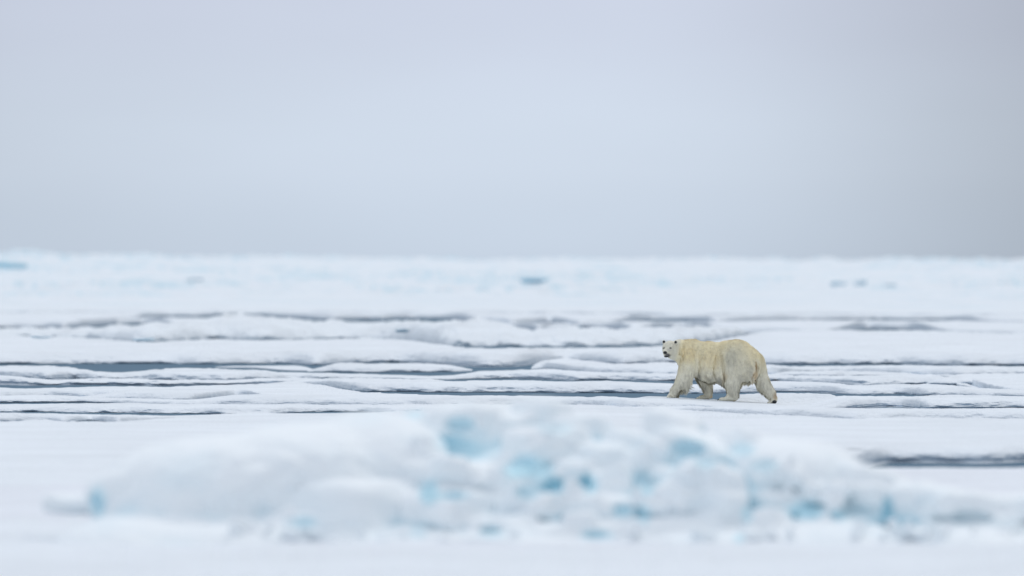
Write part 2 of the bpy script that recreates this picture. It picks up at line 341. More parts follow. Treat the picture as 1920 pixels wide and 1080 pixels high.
floe('f13', c13, np.minimum(c12, cR), G((0, -16), (270, -16), (285, 2.5), (330, 3), (345, 1), (385, 2), (392, 5), (480, 4), (530, 3), (640, 2), (670, 4), (760, 4), (860, 3), (880, -16), (1020, -6), (1040, 2), (1060, -16), (1180, -16), (1190, 3), (1245, 3), (1310, 3), (1325, -16), (1480, -2), (1660, 2), (1680, 1), (1800, 1), (1820, -16), (3000, -16)), zmax=0.4, rough=1.5, back=14)
floe('f14', c14, c13, G((0, -8), (540, -8), (610, -8), (3000, -8)), zmax=0.35, rough=1.0, back=16, mat=M_RIDGE)
# far ice sheet: hummocky pack ice rising into the pressure ridge on the horizon
def far_sheet():
    Ys = np.r_[np.linspace(622, 1100, 260)[:-1], np.linspace(1100, 1900, 170), np.linspace(1905, 2600, 70), np.geomspace(2620, 20000, 22)]
    pxs = np.linspace(-1500, 3400, 1500)
    Y = Ys[:, None] + 0 * pxs[None, :]; X = (pxs[None, :] - 960) * Y / F
    n1 = 1 - 2.2 * np.abs(fbm(X / 6, Y / 12, seed=93, octv=5, gain=0.55)); n2 = fbm(X / 40, Y / 90, seed=94, octv=3)
    lum = np.maximum(0, n1 - 0.35) * ss(-0.1, 0.5, n2)
    Z = 0.18 + 1.5 * lum * ss(650, 1000, Y) + 0.10 * n2
    n_ = np.abs(fbm(X / 14, Y / 60, seed=91, octv=5))
    tilt = 0.75 - 0.55 * np.clip((X * F / Y + 960) / 1920, -0.3, 1.3)
    amp = ss(1500, 2000, Y) * (1 - ss(2500, 3200, Y))
    Z = Z + amp * (1.35 + tilt * 1.5 + 3.4 * n_ * (0.5 + 0.5 * fbm(X / 50, Y / 300, seed=92)))
    o = link_mesh('ice_sheet', np.stack([X, Y, Z], -1).reshape(-1, 3), grid_faces(*Y.shape), M_FAR)
    struct(o)
far_sheet()


# ------------------------------------------------------------------ solid shapes from distance fields
def smin(a, b, k):
    h = np.clip(0.5 + 0.5 * (b - a) / k, 0, 1)
    return b * (1 - h) + a * h - k * h * (1 - h)
class Field:
    def __init__(s, lo, hi, st):
        s.lo = np.array(lo, float); s.st = st
        s.ax = [np.arange(lo[i], hi[i] + st, st) for i in range(3)]
        s.shape = tuple(len(a) for a in s.ax)
        s.v = np.full(s.shape, 10.0, np.float32)
    def box(s, lo, hi):
        i0 = [max(0, int((lo[i] - s.lo[i]) / s.st)) for i in range(3)]
        i1 = [min(s.shape[i], int((hi[i] - s.lo[i]) / s.st) + 2) for i in range(3)]
        sl_ = tuple(slice(a, max(a + 1, b)) for a, b in zip(i0, i1))
        g = np.meshgrid(*[s.ax[i][sl_[i]] for i in range(3)], indexing='ij')
        return sl_, g
    def add(s, fn, lo, hi, k, sub=False):
        m = 2.5 * k + 0.05
        sl_, g = s.box([l - m for l in lo], [h + m for h in hi])
        d = fn(*g)
        if sub: s.v[sl_] = -smin(-s.v[sl_], d, k)
        else: s.v[sl_] = smin(s.v[sl_], d, k)
    def cone(s, a, b, ra, rb, k=0.05, sub=False):
        """rounded cone between two joints"""
        a = np.array(a, float); b = np.array(b, float); ab = b - a; L2 = max(ab @ ab, 1e-9)
        def fn(x, y, z):
            t = np.clip(((x - a[0]) * ab[0] + (y - a[1]) * ab[1] + (z - a[2]) * ab[2]) / L2, 0, 1)
            return np.sqrt((x - a[0] - t * ab[0]) ** 2 + (y - a[1] - t * ab[1]) ** 2 + (z - a[2] - t * ab[2]) ** 2) - (ra + (rb - ra) * t)
        R = max(ra, rb)
        s.add(fn, np.minimum(a, b) - R, np.maximum(a, b) + R, k, sub)
    def ell(s, c, r, k=0.05, R=None, sub=False, p=2.0):
        """ellipsoid; R = matrix whose rows are its own axes"""
        c = np.array(c, float); r = np.array(r, float); R = np.eye(3) if R is None else np.array(R)
        def fn(x, y, z):
            d = (x - c[0], y - c[1], z - c[2])
            q = [R[i][0] * d[0] + R[i][1] * d[1] + R[i][2] * d[2] for i in range(3)]
            if p == 2.0:
                k0 = np.sqrt(sum((q[i] / r[i]) ** 2 for i in range(3))) + 1e-9
                k1 = np.sqrt(sum((q[i] / r[i] ** 2) ** 2 for i in range(3))) + 1e-9
                return k0 * (k0 - 1) / k1
            k0 = sum(np.abs(q[i] / r[i]) ** p for i in range(3)) ** (1 / p)
            return (k0 - 1) * r.min()
        m = r.max()
        s.add(fn, c - m, c + m, k, sub)
    def mesh(s, noise=None):
        v = s.v
        if noise is not None:
            nb_ = np.abs(v) < 6 * s.st
            ix = np.nonzero(nb_)
            P_ = [s.ax[i][ix[i]] for i in range(3)]
            v = v.copy(); v[ix] += noise(*P_).astype(np.float32)
        ins = v < 0
        n = s.shape
        cs = np.zeros(tuple(q - 1 for q in n), np.uint8)
        for dx in (0, 1):
            for dy in (0, 1):
                for dz in (0, 1):
                    cs += ins[dx:n[0] - 1 + dx, dy:n[1] - 1 + dy, dz:n[2] - 1 + dz]
        act = (cs > 0) & (cs < 8)
        ci = np.stack(np.nonzero(act), -1)
        idx = np.full(act.shape, -1, np.int64); idx[act] = np.arange(len(ci))
        acc = np.zeros((len(ci), 3)); cnt = np.zeros(len(ci))
        cor = [(a, b, c) for a in (0, 1) for b in (0, 1) for c in (0, 1)]
        for A in cor:
            for B in cor:
                if sum(B) - sum(A) == 1 and all(B[i] >= A[i] for i in range(3)):
                    va = v[ci[:, 0] + A[0], ci[:, 1] + A[1], ci[:, 2] + A[2]]; vb = v[ci[:, 0] + B[0], ci[:, 1] + B[1], ci[:, 2] + B[2]]
                    c_ = (va < 0) != (vb < 0)
                    t_ = np.where(c_, va / np.where(c_, va - vb, 1), 0)
                    acc += c_[:, None] * (np.array(A) + t_[:, None] * (np.array(B) - np.array(A))); cnt += c_
        V = s.lo + (ci + acc / cnt[:, None]) * s.st
        Q = []
        for ax in range(3):
            o1, o2 = [(1, 2), (2, 0), (0, 1)][ax]
            a = [slice(1, q - 1) for q in n]; a[ax] = slice(0, n[ax] - 1); b = list(a); b[ax] = slice(1, n[ax])
            A_ = ins[tuple(a)]; B_ = ins[tuple(b)]
            e = np.stack(np.nonzero(A_ != B_), -1)
            flip = A_[e[:, 0], e[:, 1], e[:, 2]]
            off = np.ones(3, int); off[ax] = 0
            e = e + off
            def cell(d1, d2):
                c_ = e.copy(); c_[:, o1] -= d1; c_[:, o2] -= d2
                return idx[c_[:, 0], c_[:, 1], c_[:, 2]]
            q = np.stack([cell(1, 1), cell(0, 1), cell(0, 0), cell(1, 0)], -1)
            q[~flip] = q[~flip][:, ::-1]
            Q.append(q)
        Q = np.concatenate(Q)
        return V, Q[(Q >= 0).all(1)]
    def at(s, X, Z):
        """the nearest depth at which the view line through X, Z enters the solid"""
        i = int(round((X - s.lo[0]) / s.st)); k = int(round((Z - s.lo[2]) / s.st))
        col_ = s.v[i, :, k]; j = np.nonzero(col_ < 0)[0]
        return None if len(j) == 0 else s.ax[1][j[0]]

def ico(sub):
    import bmesh
    bm = bmesh.new(); bmesh.ops.create_icosphere(bm, subdivisions=sub, radius=1)
    v = np.array([q.co[:] for q in bm.verts]); f_ = np.array([[w.index for w in q.verts] for q in bm.faces]); bm.free()
    return v, f_

# ------------------------------------------------------------------ foreground ice hummock
def tint_mat(name, rough=0.7, bump=0.25, spec=0.2, scale=16, dist=0.03):
    m, t, p = mat(name)
    a = N(t, 'ShaderNodeAttribute', attribute_name='tint'); t.links.new(a.outputs['Color'], p.inputs['Base Color'])
    p.inputs['Roughness'].default_value = rough; p.inputs['Specular IOR Level'].default_value = spec
    g = N(t, 'ShaderNodeNewGeometry'); nb = N(t, 'ShaderNodeTexNoise'); nb.inputs['Scale'].default_value = scale; nb.inputs['Detail'].default_value = 4
    t.links.new(g.outputs['Position'], nb.inputs['Vector'])
    bu = N(t, 'ShaderNodeBump'); bu.inputs['Strength'].default_value = bump; bu.inputs['Distance'].default_value = dist
    t.links.new(nb.outputs[0], bu.inputs['Height']); t.links.new(bu.outputs[0], p.inputs['Normal'])
    return m
M_ICE = tint_mat('hummock_ice')
YH = 109.5; KH = YH / F
def hx(px): return (px - 960) * KH
def hz(py): return HC - (py - HOR) * KH
def hummock():
    f = Field((hx(80), -2.6, -0.1), (hx(2130), 2.6, hz(735)), 0.030)
    # (px, py, half width px, half height px, depth offset m, half depth m, squareness, tilt)
    B = [(400, 925, 215, 108, 0.1, 1.5, 2.4, .10), (560, 900, 190, 108, 0.3, 1.6, 2.4, .05), (700, 885, 150, 112, 0.6, 1.4, 2.2, 0), (830, 840, 100, 68, 1.3, .9, 2.2, 0),
         (300, 930, 105, 62, -.1, .9, 2.6, .22), (140, 945, 70, 18, 0, .4, 2, .15), (675, 965, 90, 72, -.9, .7, 2.2, 0), (600, 990, 90, 34, -1.2, .5, 2, .1),
         (872, 796, 74, 36, 1.0, .55, 2.4, 0), (1012, 790, 44, 38, 1.2, .4, 2.2, 0), (945, 810, 60, 30, 1.1, .4, 2.2, 0), (1085, 815, 60, 36, 1.1, .4, 2.4, .1),
         (1026, 834, 62, 33, 0.3, .42, 2.4, 0), (862, 893, 84, 27, -.2, .6, 3.2, -.06), (948, 915, 46, 38, -.5, .4, 2.3, 0), (1066, 887, 40, 26, 0, .35, 2.4, 0),
         (1118, 868, 44, 34, .2, .4, 2.6, .2), (1008, 948, 66, 27, -.9, .42, 2.4, 0), (850, 953, 96, 38, -.8, .6, 2.5, -.03), (850, 1010, 112, 19, -1.5, .5, 2.6, -.10),
         (1120, 955, 56, 34, -.8, .4, 2.3, 0), (1150, 905, 40, 27, -.2, .35, 2.5, 0), (1190, 848, 60, 34, .6, .45, 2.6, -.1), (1250, 908, 44, 36, -.2, .4, 2.4, 0),
         (1262, 812, 52, 36, .9, .4, 2.5, -.2), (1316, 945, 84, 66, -.8, .6, 2.5, .05), (1300, 858, 66, 44, .3, .5, 2.6, -.35), (1392, 848, 44, 36, .6, .4, 2.6, -.3),
         (1425, 905, 60, 48, 0, .55, 2.6, -.1), (1500, 900, 130, 74, .3, 1.1, 2.3, -.16), (1560, 925, 90, 56, .2, .9, 2.3, -.26), (1460, 950, 60, 36, -.6, .4, 2.3, 0),
         (1545, 968, 50, 26, -.9, .35, 2.2, 0), (1612, 945, 46, 40, -.5, .4, 2.5, 0), (1705, 945, 48, 38, -.4, .45, 2.6, 0), (1200, 960, 50, 30, -.9, .35, 2.3, 0),
         (1810, 962, 110, 40, -.4, .8, 3.0, 0), (1990, 962, 120, 40, -.4, .8, 3.0, 0), (1580, 945, 50, 44, -.45, .5, 2.6, 0), (1420, 985, 40, 22, -1.1, .3, 2.2, 0), (930, 985, 70, 24, -1.2, .4, 2.3, .05), (1080, 990, 90, 20, -1.2, .45, 2.2, 0), (1240, 985, 80, 22, -1.2, .4, 2.2, 0)]
    # the body of the pile behind the blocks
    f.ell((hx(1100), .65, .1), (hx(1100) - hx(760), 1.1, hz(830) - .1), k=.05, p=2.6)
    f.ell((hx(1450), .6, .1), (hx(1700) - hx(1450), 1.0, hz(850) - .1), k=.05, p=2.4)
    def rot3(a, b):
        Ra = np.array([[math.cos(a), 0, math.sin(a)], [0, 1, 0], [-math.sin(a), 0, math.cos(a)]])
        return Ra @ np.array([[math.cos(b), math.sin(b), 0], [-math.sin(b), math.cos(b), 0], [0, 0, 1]])
    r_ = np.random.default_rng(5)
    for px, py, w, h, dy, hd, p, a in B:
        big = w > 120
        R = rot3(a + (0 if big else r_.uniform(-.16, .16)), 0 if big else r_.uniform(-.6, .6))
        f.ell((hx(px), dy, hz(py)), (w * KH, hd, h * KH), k=0.05 if big else 0.022, R=R, p=p if big else 1 + (p - 1) * 2.4)
    for _ in range(60):
        px = r_.uniform(790, 1650); top = np.interp(px, [790, 900, 1040, 1280, 1450, 1650], [800, 790, 800, 825, 850, 905])
        u = r_.uniform(0, 1); py = top + 20 + u * (985 - top - 20); w = r_.uniform(12, 36)
        R = rot3(r_.uniform(-.6, .6), r_.uniform(-.8, .8))
        y0 = f.at(hx(px), hz(py))
        if y0 is not None: f.ell((hx(px), y0 + .02, hz(py)), (w * KH, w * KH * .9, w * r_.uniform(.5, .8) * KH), k=0.02, R=R, p=6.0)
    # snow drifted against the foot
    for px, py, w, h in ((260, 985, 160, 26), (420, 995, 200, 26), (700, 1018, 240, 22), (1000, 1012, 240, 24), (1300, 1008, 220, 24), (1560, 996, 180, 24), (1800, 1006, 160, 22), (2000, 1012, 140, 22)):
        f.ell((hx(px), -1.3, 0.0), (w * KH, 1.1, hz(py - h)), k=0.12)
    for _ in range(230):
        px = r_.uniform(380, 2050); py = np.interp(px, [380, 700, 900, 1300, 1720, 2050], [975, 1000, 1010, 1000, 985, 1005]) + r_.normal() * 11
        w = r_.uniform(4, 13); f.ell((hx(px), -1.5 + r_.uniform(-.6, .3), hz(py)), (w * KH, w * KH, w * .7 * KH), k=0.02, p=2.6)
    # hollows cut into bare blue ice: px, py, half w, half h, strength
    H = [(1800, 968, 62, 12, .18), (1900, 978, 50, 12, .18), (852, 838, 52, 20, .6), (862, 800, 26, 12, .8), (972, 872, 24, 16, 1.5), (1012, 878, 22, 13, 1.3), (806, 920, 16, 16, 1.3), (848, 924, 34, 7, .9), (786, 988, 16, 10, .6),
         (988, 918, 22, 11, .9), (1038, 914, 20, 16, 1.1), (1103, 908, 14, 17, 1.3), (1210, 909, 12, 13, 1.1), (1166, 953, 17, 9, 1.0), (1203, 960, 12, 17, 1.1),
         (1292, 842, 34, 17, .7), (1318, 860, 20, 12, .8), (1393, 843, 20, 11, .9), (1430, 872, 24, 10, .6), (1395, 960, 9, 12, .9), (1378, 1001, 9, 7, 1.0), (1504, 953, 30, 13, 1.2), (1568, 962, 16, 8, .9),
         (1658, 958, 9, 24, 1.3), (190, 938, 14, 22, .9), (575, 972, 26, 9, .7), (922, 992, 22, 8, .7), (1118, 996, 28, 7, .8), (690, 1012, 30, 6, .4), (860, 1020, 55, 5, .4), (1045, 802, 30, 12, .5)]
    patch = []
    for px, py, w, h, s_ in H:
        y0 = f.at(hx(px), hz(py))
        if y0 is None: continue
        c = (hx(px), y0 + 0.03, hz(py))
        f.ell(c, (w * KH * 1.0, 0.05 + 0.0035 * min(w, 32), h * KH), k=0.04, sub=True)
        patch.append((c, (w * KH * 1.5, 1.0, h * KH * 1.7), s_))
    V, Q = f.mesh(lambda x, y, z: 0.030 * fbm(x * 5, y * 5, z * 7, seed=3, octv=4, gain=.6) + 0.035 * fbm(x * 1.3, y * 1.3, z * 1.3, seed=5, octv=2))
    col = np.tile(np.array([0.89, 0.925, 0.945]), (len(V), 1))
    n_ = fbm(V[:, 0] * 1.6, V[:, 1] * 1.6, V[:, 2] * 2.4, seed=8, octv=4)
    m = ss(-0.1, 0.7, n_)[:, None] * 0.42
    col = col * (1 - m) + np.array([0.78, 0.89, 0.94]) * m
    # deep gaps between blocks stay free of snow and show bare ice
    ii = np.clip(((V[:, 0] - f.lo[0]) / f.st).astype(int), 0, f.shape[0] - 1); kk_ = np.clip(((V[:, 2] - f.lo[2]) / f.st).astype(int), 0, f.shape[2] - 1)
    ins_ = f.v < 0; fr = np.where(ins_.any(1), f.ax[1][ins_.argmax(1)], 1.5)
    for _ in range(2):
        for ax in (0, 1):
            pd = np.pad(fr, [(7, 7) if q == ax else (0, 0) for q in (0, 1)], 'edge'); cs = np.cumsum(pd, ax)
            fr = (np.take(cs, range(14, 14 + fr.shape[ax]), ax) - np.take(cs, range(0, fr.shape[ax]), ax)) / 14
    rec = V[:, 1] - fr[ii, kk_]
    m = (ss(.10, .45, rec) * ss(.6, .1, V[:, 1] - 1.2) * .55)[:, None]
    col = col * (1 - m) + np.array([0.55, 0.80, 0.89]) * m
    for c, r, s_ in patch:
        d = np.sqrt((((V - np.array(c)) / np.array(r)) ** 2).sum(1)) + 0.18 * n_
        m = np.clip((1 - ss(0.45, 1.05, d)) * min(1, 0.52 * s_), 0, 1)[:, None]
        col = col * (1 - m) + np.array([0.50, 0.80, 0.90]) * m
    V[:, 1] += YH
    o = link_mesh('ice_hummock', V, Q, M_ICE, col=col)
    thing(o, 'long low pile of white snow crusted ice with pale blue hollows filling the blurred foreground', 'ice hummock')
hummock()

# ------------------------------------------------------------------ the polar bear
# modelled in metres: X right, Y away from the camera, Z up; cx, cy are positions in the side view drawn at 682 to the metre
def bx(cx): return (cx - 940) / 682.0
def bz(cy): return (940 - cy) / 682.0
def bear():
    f = Field((bx(60), -.85, bz(1030)), (bx(1790), .85, bz(40)), 0.0095)
    T = 0.42                                             # the body runs away from the camera towards the head
    def c(cx, cy, dy=0.0): return (bx(cx), -T * bx(cx) + dy, bz(cy))
    ca, sa = 0.92, 0.39
    R = [[ca, -sa, 0], [sa, ca, 0], [0, 0, 1]]           # body axes
    # trunk
    f.ell(c(560, 335), (.33, .27, .325), R=R, k=.02)
    f.ell(c(800, 420), (.42, .31, .395), R=R, k=.10)
    f.ell(c(1000, 400), (.38, .30, .395), R=R, k=.08)
    f.ell(c(1180, 370), (.33, .31, .375), R=R, k=.06)
    f.ell(c(1330, 440), (.26, .30, .33), R=R, k=.07)
    f.ell(c(1010, 560), (.26, .25, .24), R=R, k=.06)
    # hump of the shoulders, loin
    f.ell(c(590, 215, 0), (.17, .17, .13), R=R, k=.08)
    f.ell(c(1120, 200, 0), (.26, .22, .125), R=R, k=.08)
    f.ell(c(775, 322), (.29, .20, .270), R=R, k=.10)
    f.ell(c(1230, 352), (.30, .27, .295), R=R, k=.05)
    # neck turned towards the camera
    f.cone((bx(560), .22, bz(285)), (bx(392), .15, bz(232)), .245, .188, k=.07)
    f.cone((bx(450), .15, bz(330)), (bx(370), .08, bz(300)), .20, .15, k=.05)
    # near shoulder and front leg
    f.ell((bx(510), .00, bz(400)), (.17, .16, .26), k=.05)
    f.cone((bx(500), .02, bz(500)), (bx(440), .02, bz(670)), .19, .150, k=.06)
    f.cone((bx(440), .02, bz(670)), (bx(325), .00, bz(800)), .150, .088, k=.05)
    f.cone((bx(325), .00, bz(800)), (bx(285), -.02, bz(860)), .088, .072, k=.04)
    f.ell((bx(268), -.04, bz(875)), (.070, .095, .050), k=.03)
    f.ell((bx(242), -.06, bz(890)), (.040, .085, .032), k=.03)
    # far front leg
    f.cone((bx(700), .36, bz(560)), (bx(765), .36, bz(740)), .16, .098, k=.06)
    f.cone((bx(765), .36, bz(740)), (bx(782), .34, bz(850)), .098, .076, k=.04)
    f.ell((bx(750), .33, bz(885)), (.125, .085, .045), k=.04)
    f.ell((bx(668), .32, bz(900)), (.070, .080, .030), k=.03)
    # near thigh and hind leg
    f.ell((bx(1160), -.24, bz(440)), (.245, .20, .37), k=.030)
    f.ell((bx(1270), -.20, bz(470)), (.20, .22, .30), k=.06)
    f.cone((bx(1130), -.26, bz(560)), (bx(1105), -.27, bz(720)), .185, .150, k=.05)
    f.cone((bx(1105), -.27, bz(720)), (bx(1105), -.27, bz(850)), .150, .120, k=.05)
    f.ell((bx(1085), -.28, bz(895)), (.135, .105, .062), k=.04)
    f.ell((bx(975), -.29, bz(912)), (.085, .095, .038), k=.03)
    # far buttock and hind leg
    f.ell((bx(1440), .00, bz(480)), (.168, .22, .29), k=.06)
    f.cone((bx(1450), -.01, bz(560)), (bx(1510), -.04, bz(680)), .185, .135, k=.06)
    f.cone((bx(1510), -.04, bz(680)), (bx(1620), -.08, bz(830)), .135, .094, k=.05)
    f.cone((bx(1620), -.08, bz(830)), (bx(1660), -.09, bz(905)), .090, .072, k=.04)
    f.ell((bx(1655), -.10, bz(925)), (.062, .075, .070), k=.03)
    f.ell((bx(1612), -.12, bz(958)), (.065, .075, .030), k=.03)
    # tail and the cleft under it
    f.cone((bx(1428), -.40, bz(470)), (bx(1408), -.40, bz(600)), .035, .03, k=.05, sub=True)
    f.cone((bx(1400), -.37, bz(315)), (bx(1448), -.425, bz(405)), .055, .036, k=.02)
    # skin folds of neck and flank
    for pts, r_, k_ in (([(392, 180, -.03), (385, 300, -.03), (350, 400, -.02)], .012, .03), ([(450, 230, -.06), (440, 320, -.09), (390, 400, -.06)], .010, .03),
                        ([(660, 340, -.03), (655, 500, -.04), (640, 610, .0)], .012, .04), ([(880, 330, -.28), (850, 480, -.28), (860, 640, -.22)], .012, .04),
                        ([(960, 330, -.34), (975, 480, -.35), (985, 640, -.3)], .016, .04)):
        for a, b in zip(pts[:-1], pts[1:]):
            q = []
            for cx, cy, _ in (a, b):
                y0 = f.at(bx(cx), bz(cy)); q.append((bx(cx), (y0 if y0 is not None else 0) + .0, bz(cy)))
            f.cone(q[0], q[1], r_, r_, k=k_, sub=True)
    # head
    yaw, pit = math.radians(20), math.radians(15)
    fw = np.array([-math.sin(yaw) * math.cos(pit), -math.cos(yaw) * math.cos(pit), -math.sin(pit)])
    rt = np.array([math.cos(yaw), -math.sin(yaw), 0.0])
    up = np.cross(rt, fw) * -1
    if up[2] < 0: up = -up
    H0 = np.array([bx(256), -.02, bz(212)])
    def h(r, u, w): return H0 + rt * r + up * u + fw * w
    RH = [rt, up, fw]
    f.ell(h(0, .005, 0), (.142, .125, .165), R=RH, k=.03)
    f.ell(h(.075, -.085, .00), (.085, .105, .13), R=RH, k=.05)       # cheeks
    f.ell(h(-.07, -.075, .00), (.075, .095, .12), R=RH, k=.05)
    f.cone(h(0, -.165, -.05), h(.05, -.16, -.14), .085, .12, k=.05)      # throat
    f.cone(h(0, -.015, .10), h(0, -.045, .255), .086, .058, k=.04)   # bridge and muzzle
    f.cone(h(0, -.075, .10), h(0, -.095, .235), .075, .048, k=.03)   # jaw
    for s_ in (-1, 1):
        f.ell(h(s_ * .062, .052, .105), (.036, .022, .04), R=RH, k=.03)   # brow
        f.ell(h(s_ * .062, .028, .150), (.020, .014, .020), R=RH, k=.02, sub=True)
    V, Q = f.mesh(lambda x, y, z: np.where(x < bx(385), .003, .009) * fbm(x * 10, y * 10, z * 4, seed=3, octv=3) + np.where(x < bx(385), .001, .0035) * fbm(x * 30, y * 30, z * 14, seed=6, octv=2))
    # vertex normals
    tri = V[Q[:, 0]], V[Q[:, 1]], V[Q[:, 2]], V[Q[:, 3]]
    fn = np.cross(tri[2] - tri[0], tri[3] - tri[1]); ar = np.linalg.norm(fn, axis=1) / 2
    fnu = fn / (2 * ar[:, None] + 1e-12)
    VN = np.zeros_like(V)
    for i in range(4): np.add.at(VN, Q[:, i], fnu)
    VN /= np.linalg.norm(VN, axis=1)[:, None] + 1e-9
    # coat colour: creamy yellow over back and neck, paler head, greyer legs and haunch, stains by the tail and paws, shade painted in at armpit and belly
    def coat(P_):
        cx = P_[:, 0] * 682 + 940; cy = 940 - P_[:, 2] * 682
        n_ = fbm(P_[:, 0] * 6, P_[:, 1] * 6, P_[:, 2] * 3, seed=12, octv=4)
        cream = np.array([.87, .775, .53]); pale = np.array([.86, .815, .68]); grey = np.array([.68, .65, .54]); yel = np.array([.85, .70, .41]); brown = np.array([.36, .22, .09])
        m = ss(700, 250, cy + 90 * n_)[:, None]
        col = pale * (1 - m) + cream * m
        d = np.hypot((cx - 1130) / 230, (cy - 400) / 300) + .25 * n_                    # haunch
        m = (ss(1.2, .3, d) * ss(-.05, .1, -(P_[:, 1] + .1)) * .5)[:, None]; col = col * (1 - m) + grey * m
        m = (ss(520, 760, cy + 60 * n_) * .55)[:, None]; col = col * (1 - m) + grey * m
        d = np.hypot((cx - 470) / 190, (cy - 290) / 170) + .3 * n_                      # neck
        m = (ss(1.1, .4, d) * ss(390, 430, cx) * .45)[:, None]; col = col * (1 - m) + yel * m
        d = np.hypot((cx - 790) / 170, (cy - 370) / 190) + .3 * n_
        m = (ss(1.2, .3, d) * .4)[:, None]; col = col * (1 - m) + yel * m
        m = (ss(400, 345, cx + .25 * (cy - 250)) * ss(440, 400, cy))[:, None]; col = col * (1 - m) + np.array([.77, .73, .60]) * m
        def spot(a, b, ra, rb, c_, k_):
            nonlocal col
            d_ = np.hypot((cx - a) / ra, (cy - b) / rb) + .3 * n_
            m_ = (ss(1.15, .45, d_) * k_)[:, None]; col = col * (1 - m_) + np.array(c_) * m_
        spot(1412, 455, 20, 85, brown, .85); spot(1400, 590, 45, 90, (.62, .42, .2), .5); spot(1685, 870, 45, 70, (.46, .32, .17), .7); spot(640, 600, 30, 70, (.40, .39, .34), .6); spot(930, 650, 60, 80, (.42, .41, .36), .55); spot(1070, 350, 95, 190, (.58, .56, .47), .5)  # the darkest grey spots, armpit and belly, are shade painted into the fur
        spot(1660, 965, 50, 22, (.04, .04, .045), .95); spot(1140, 935, 40, 14, (.7, .5, .22), .6); spot(830, 880, 40, 30, (.6, .42, .2), .6); spot(990, 600, 60, 60, (.72, .6, .38), .5)
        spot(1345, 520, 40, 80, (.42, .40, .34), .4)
        spot(225, 322, 46, 34, (.10, .10, .11), .9); spot(245, 245, 38, 26, (.45, .44, .42), .45)
        st_ = fbm(P_[:, 0] * 16, P_[:, 1] * 16, P_[:, 2] * 4, seed=15, octv=3)
        return np.clip(col * (1 + .05 * n_ + .16 * np.minimum(st_ + .1, .12))[:, None], 0, 1)
    root = bpy.data.objects.new('polar_bear', None); C.objects.link(root)
    root.location = (BX, YB, BZ - .020)
    thing(root, 'cream coloured polar bear walking left across the snow with its head turned to the camera', 'polar bear')
    m_body = tint_mat('bear_skin', rough=.9, bump=.8, spec=.1, scale=60, dist=.012)
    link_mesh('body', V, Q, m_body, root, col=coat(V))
    # ---- fur: tapering tufts lying along the coat
    r_ = np.random.default_rng(21)
    n = 120000
    fz = V[Q].mean(1)[:, 2]; w = ar * (1 + 2.5 * ((fnu[:, 2] < -.15) & (fz < bz(560)) & (fz > bz(860)))); fi = r_.choice(len(Q), n, p=w / w.sum())
    u, v = r_.random(n), r_.random(n)
    q = Q[fi]
    P_ = (V[q[:, 0]] * ((1 - u) * (1 - v))[:, None] + V[q[:, 1]] * (u * (1 - v))[:, None] + V[q[:, 2]] * (u * v)[:, None] + V[q[:, 3]] * ((1 - u) * v)[:, None])
    Nn = VN[q[:, 0]] * ((1 - u) * (1 - v))[:, None] + VN[q[:, 1]] * (u * (1 - v))[:, None] + VN[q[:, 2]] * (u * v)[:, None] + VN[q[:, 3]] * ((1 - u) * v)[:, None]
    Nn /= np.linalg.norm(Nn, axis=1)[:, None]
    cx = P_[:, 0] * 682 + 940; cy = 940 - P_[:, 2] * 682
    g = np.zeros((n, 3)); g[:, 0] = .75; g[:, 1] = -.3; g[:, 2] = -.65
    low = ss(350, 700, cy); g[:, 0] *= 1 - .7 * low; g[:, 2] -= .35 * low
    headm = cx + .25 * (cy - 250) < 395
    g[headm] = -fw * .9 + np.array([0, 0, -.25])
    g += .35 * np.stack([fbm(P_[:, 0] * 14, P_[:, 1] * 14, P_[:, 2] * 14, seed=k, octv=2) for k in (31, 32, 33)], -1) * 1.3
    t_ = g - (g * Nn).sum(1)[:, None] * Nn
    t_ /= np.linalg.norm(t_, axis=1)[:, None] + 1e-6
    ln = r_.uniform(.028, .052, n)
    ln[headm] *= .6
    belly = (ss(.15, -.5, Nn[:, 2])) * ((cy > 560) & (cy < 860)) * ~headm
    shag = ss(0, .7, fbm(P_[:, 0] * 9, P_[:, 1] * 9, P_[:, 2] * 4, seed=41, octv=2) + .25)
    ln += belly * r_.uniform(.01, .13, n) * shag
    back = ((Nn[:, 0] > .35) & (cy > 600) & (cy < 900)) * 1.0
    ln += back * r_.uniform(0, .07, n) * shag
    paw = (cy > 870) | (headm & (cx < 262) & (cy > 235))
    ln[paw] *= .3
    lift = r_.uniform(.10, .34, n)
    d = t_ + Nn * lift[:, None]; d /= np.linalg.norm(d, axis=1)[:, None]
    dn = d + np.array([0, 0, -.45]) * (belly + .25)[:, None]; dn /= np.linalg.norm(dn, axis=1)[:, None]
    sd_ = np.cross(Nn, t_); wd = r_.uniform(.0022, .0048, n)[:, None]; wd[headm] *= .7; wd[belly > .2] *= 1.5
    base = P_ - Nn * .004
    mid = base + d * (ln * .55)[:, None]; tip = mid + dn * (ln * .5)[:, None]
    VV = np.stack([base - sd_ * wd, base + sd_ * wd, mid + sd_ * wd * .75, mid - sd_ * wd * .75, tip], 1).reshape(-1, 3)
    b0 = np.arange(n) * 5
    T_ = np.concatenate([np.stack([b0, b0 + 1, b0 + 2], -1), np.stack([b0, b0 + 2, b0 + 3], -1), np.stack([b0 + 3, b0 + 2, b0 + 4], -1)])
    cl_ = fbm(P_[:, 0] * 28, P_[:, 1] * 28, P_[:, 2] * 10, seed=61, octv=2)
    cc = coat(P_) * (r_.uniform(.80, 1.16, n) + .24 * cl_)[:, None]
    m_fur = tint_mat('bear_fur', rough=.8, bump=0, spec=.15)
    link_mesh('fur', VV, T_, m_fur, root, smooth=False, col=np.repeat(np.clip(cc, 0, 1), 5, 0))
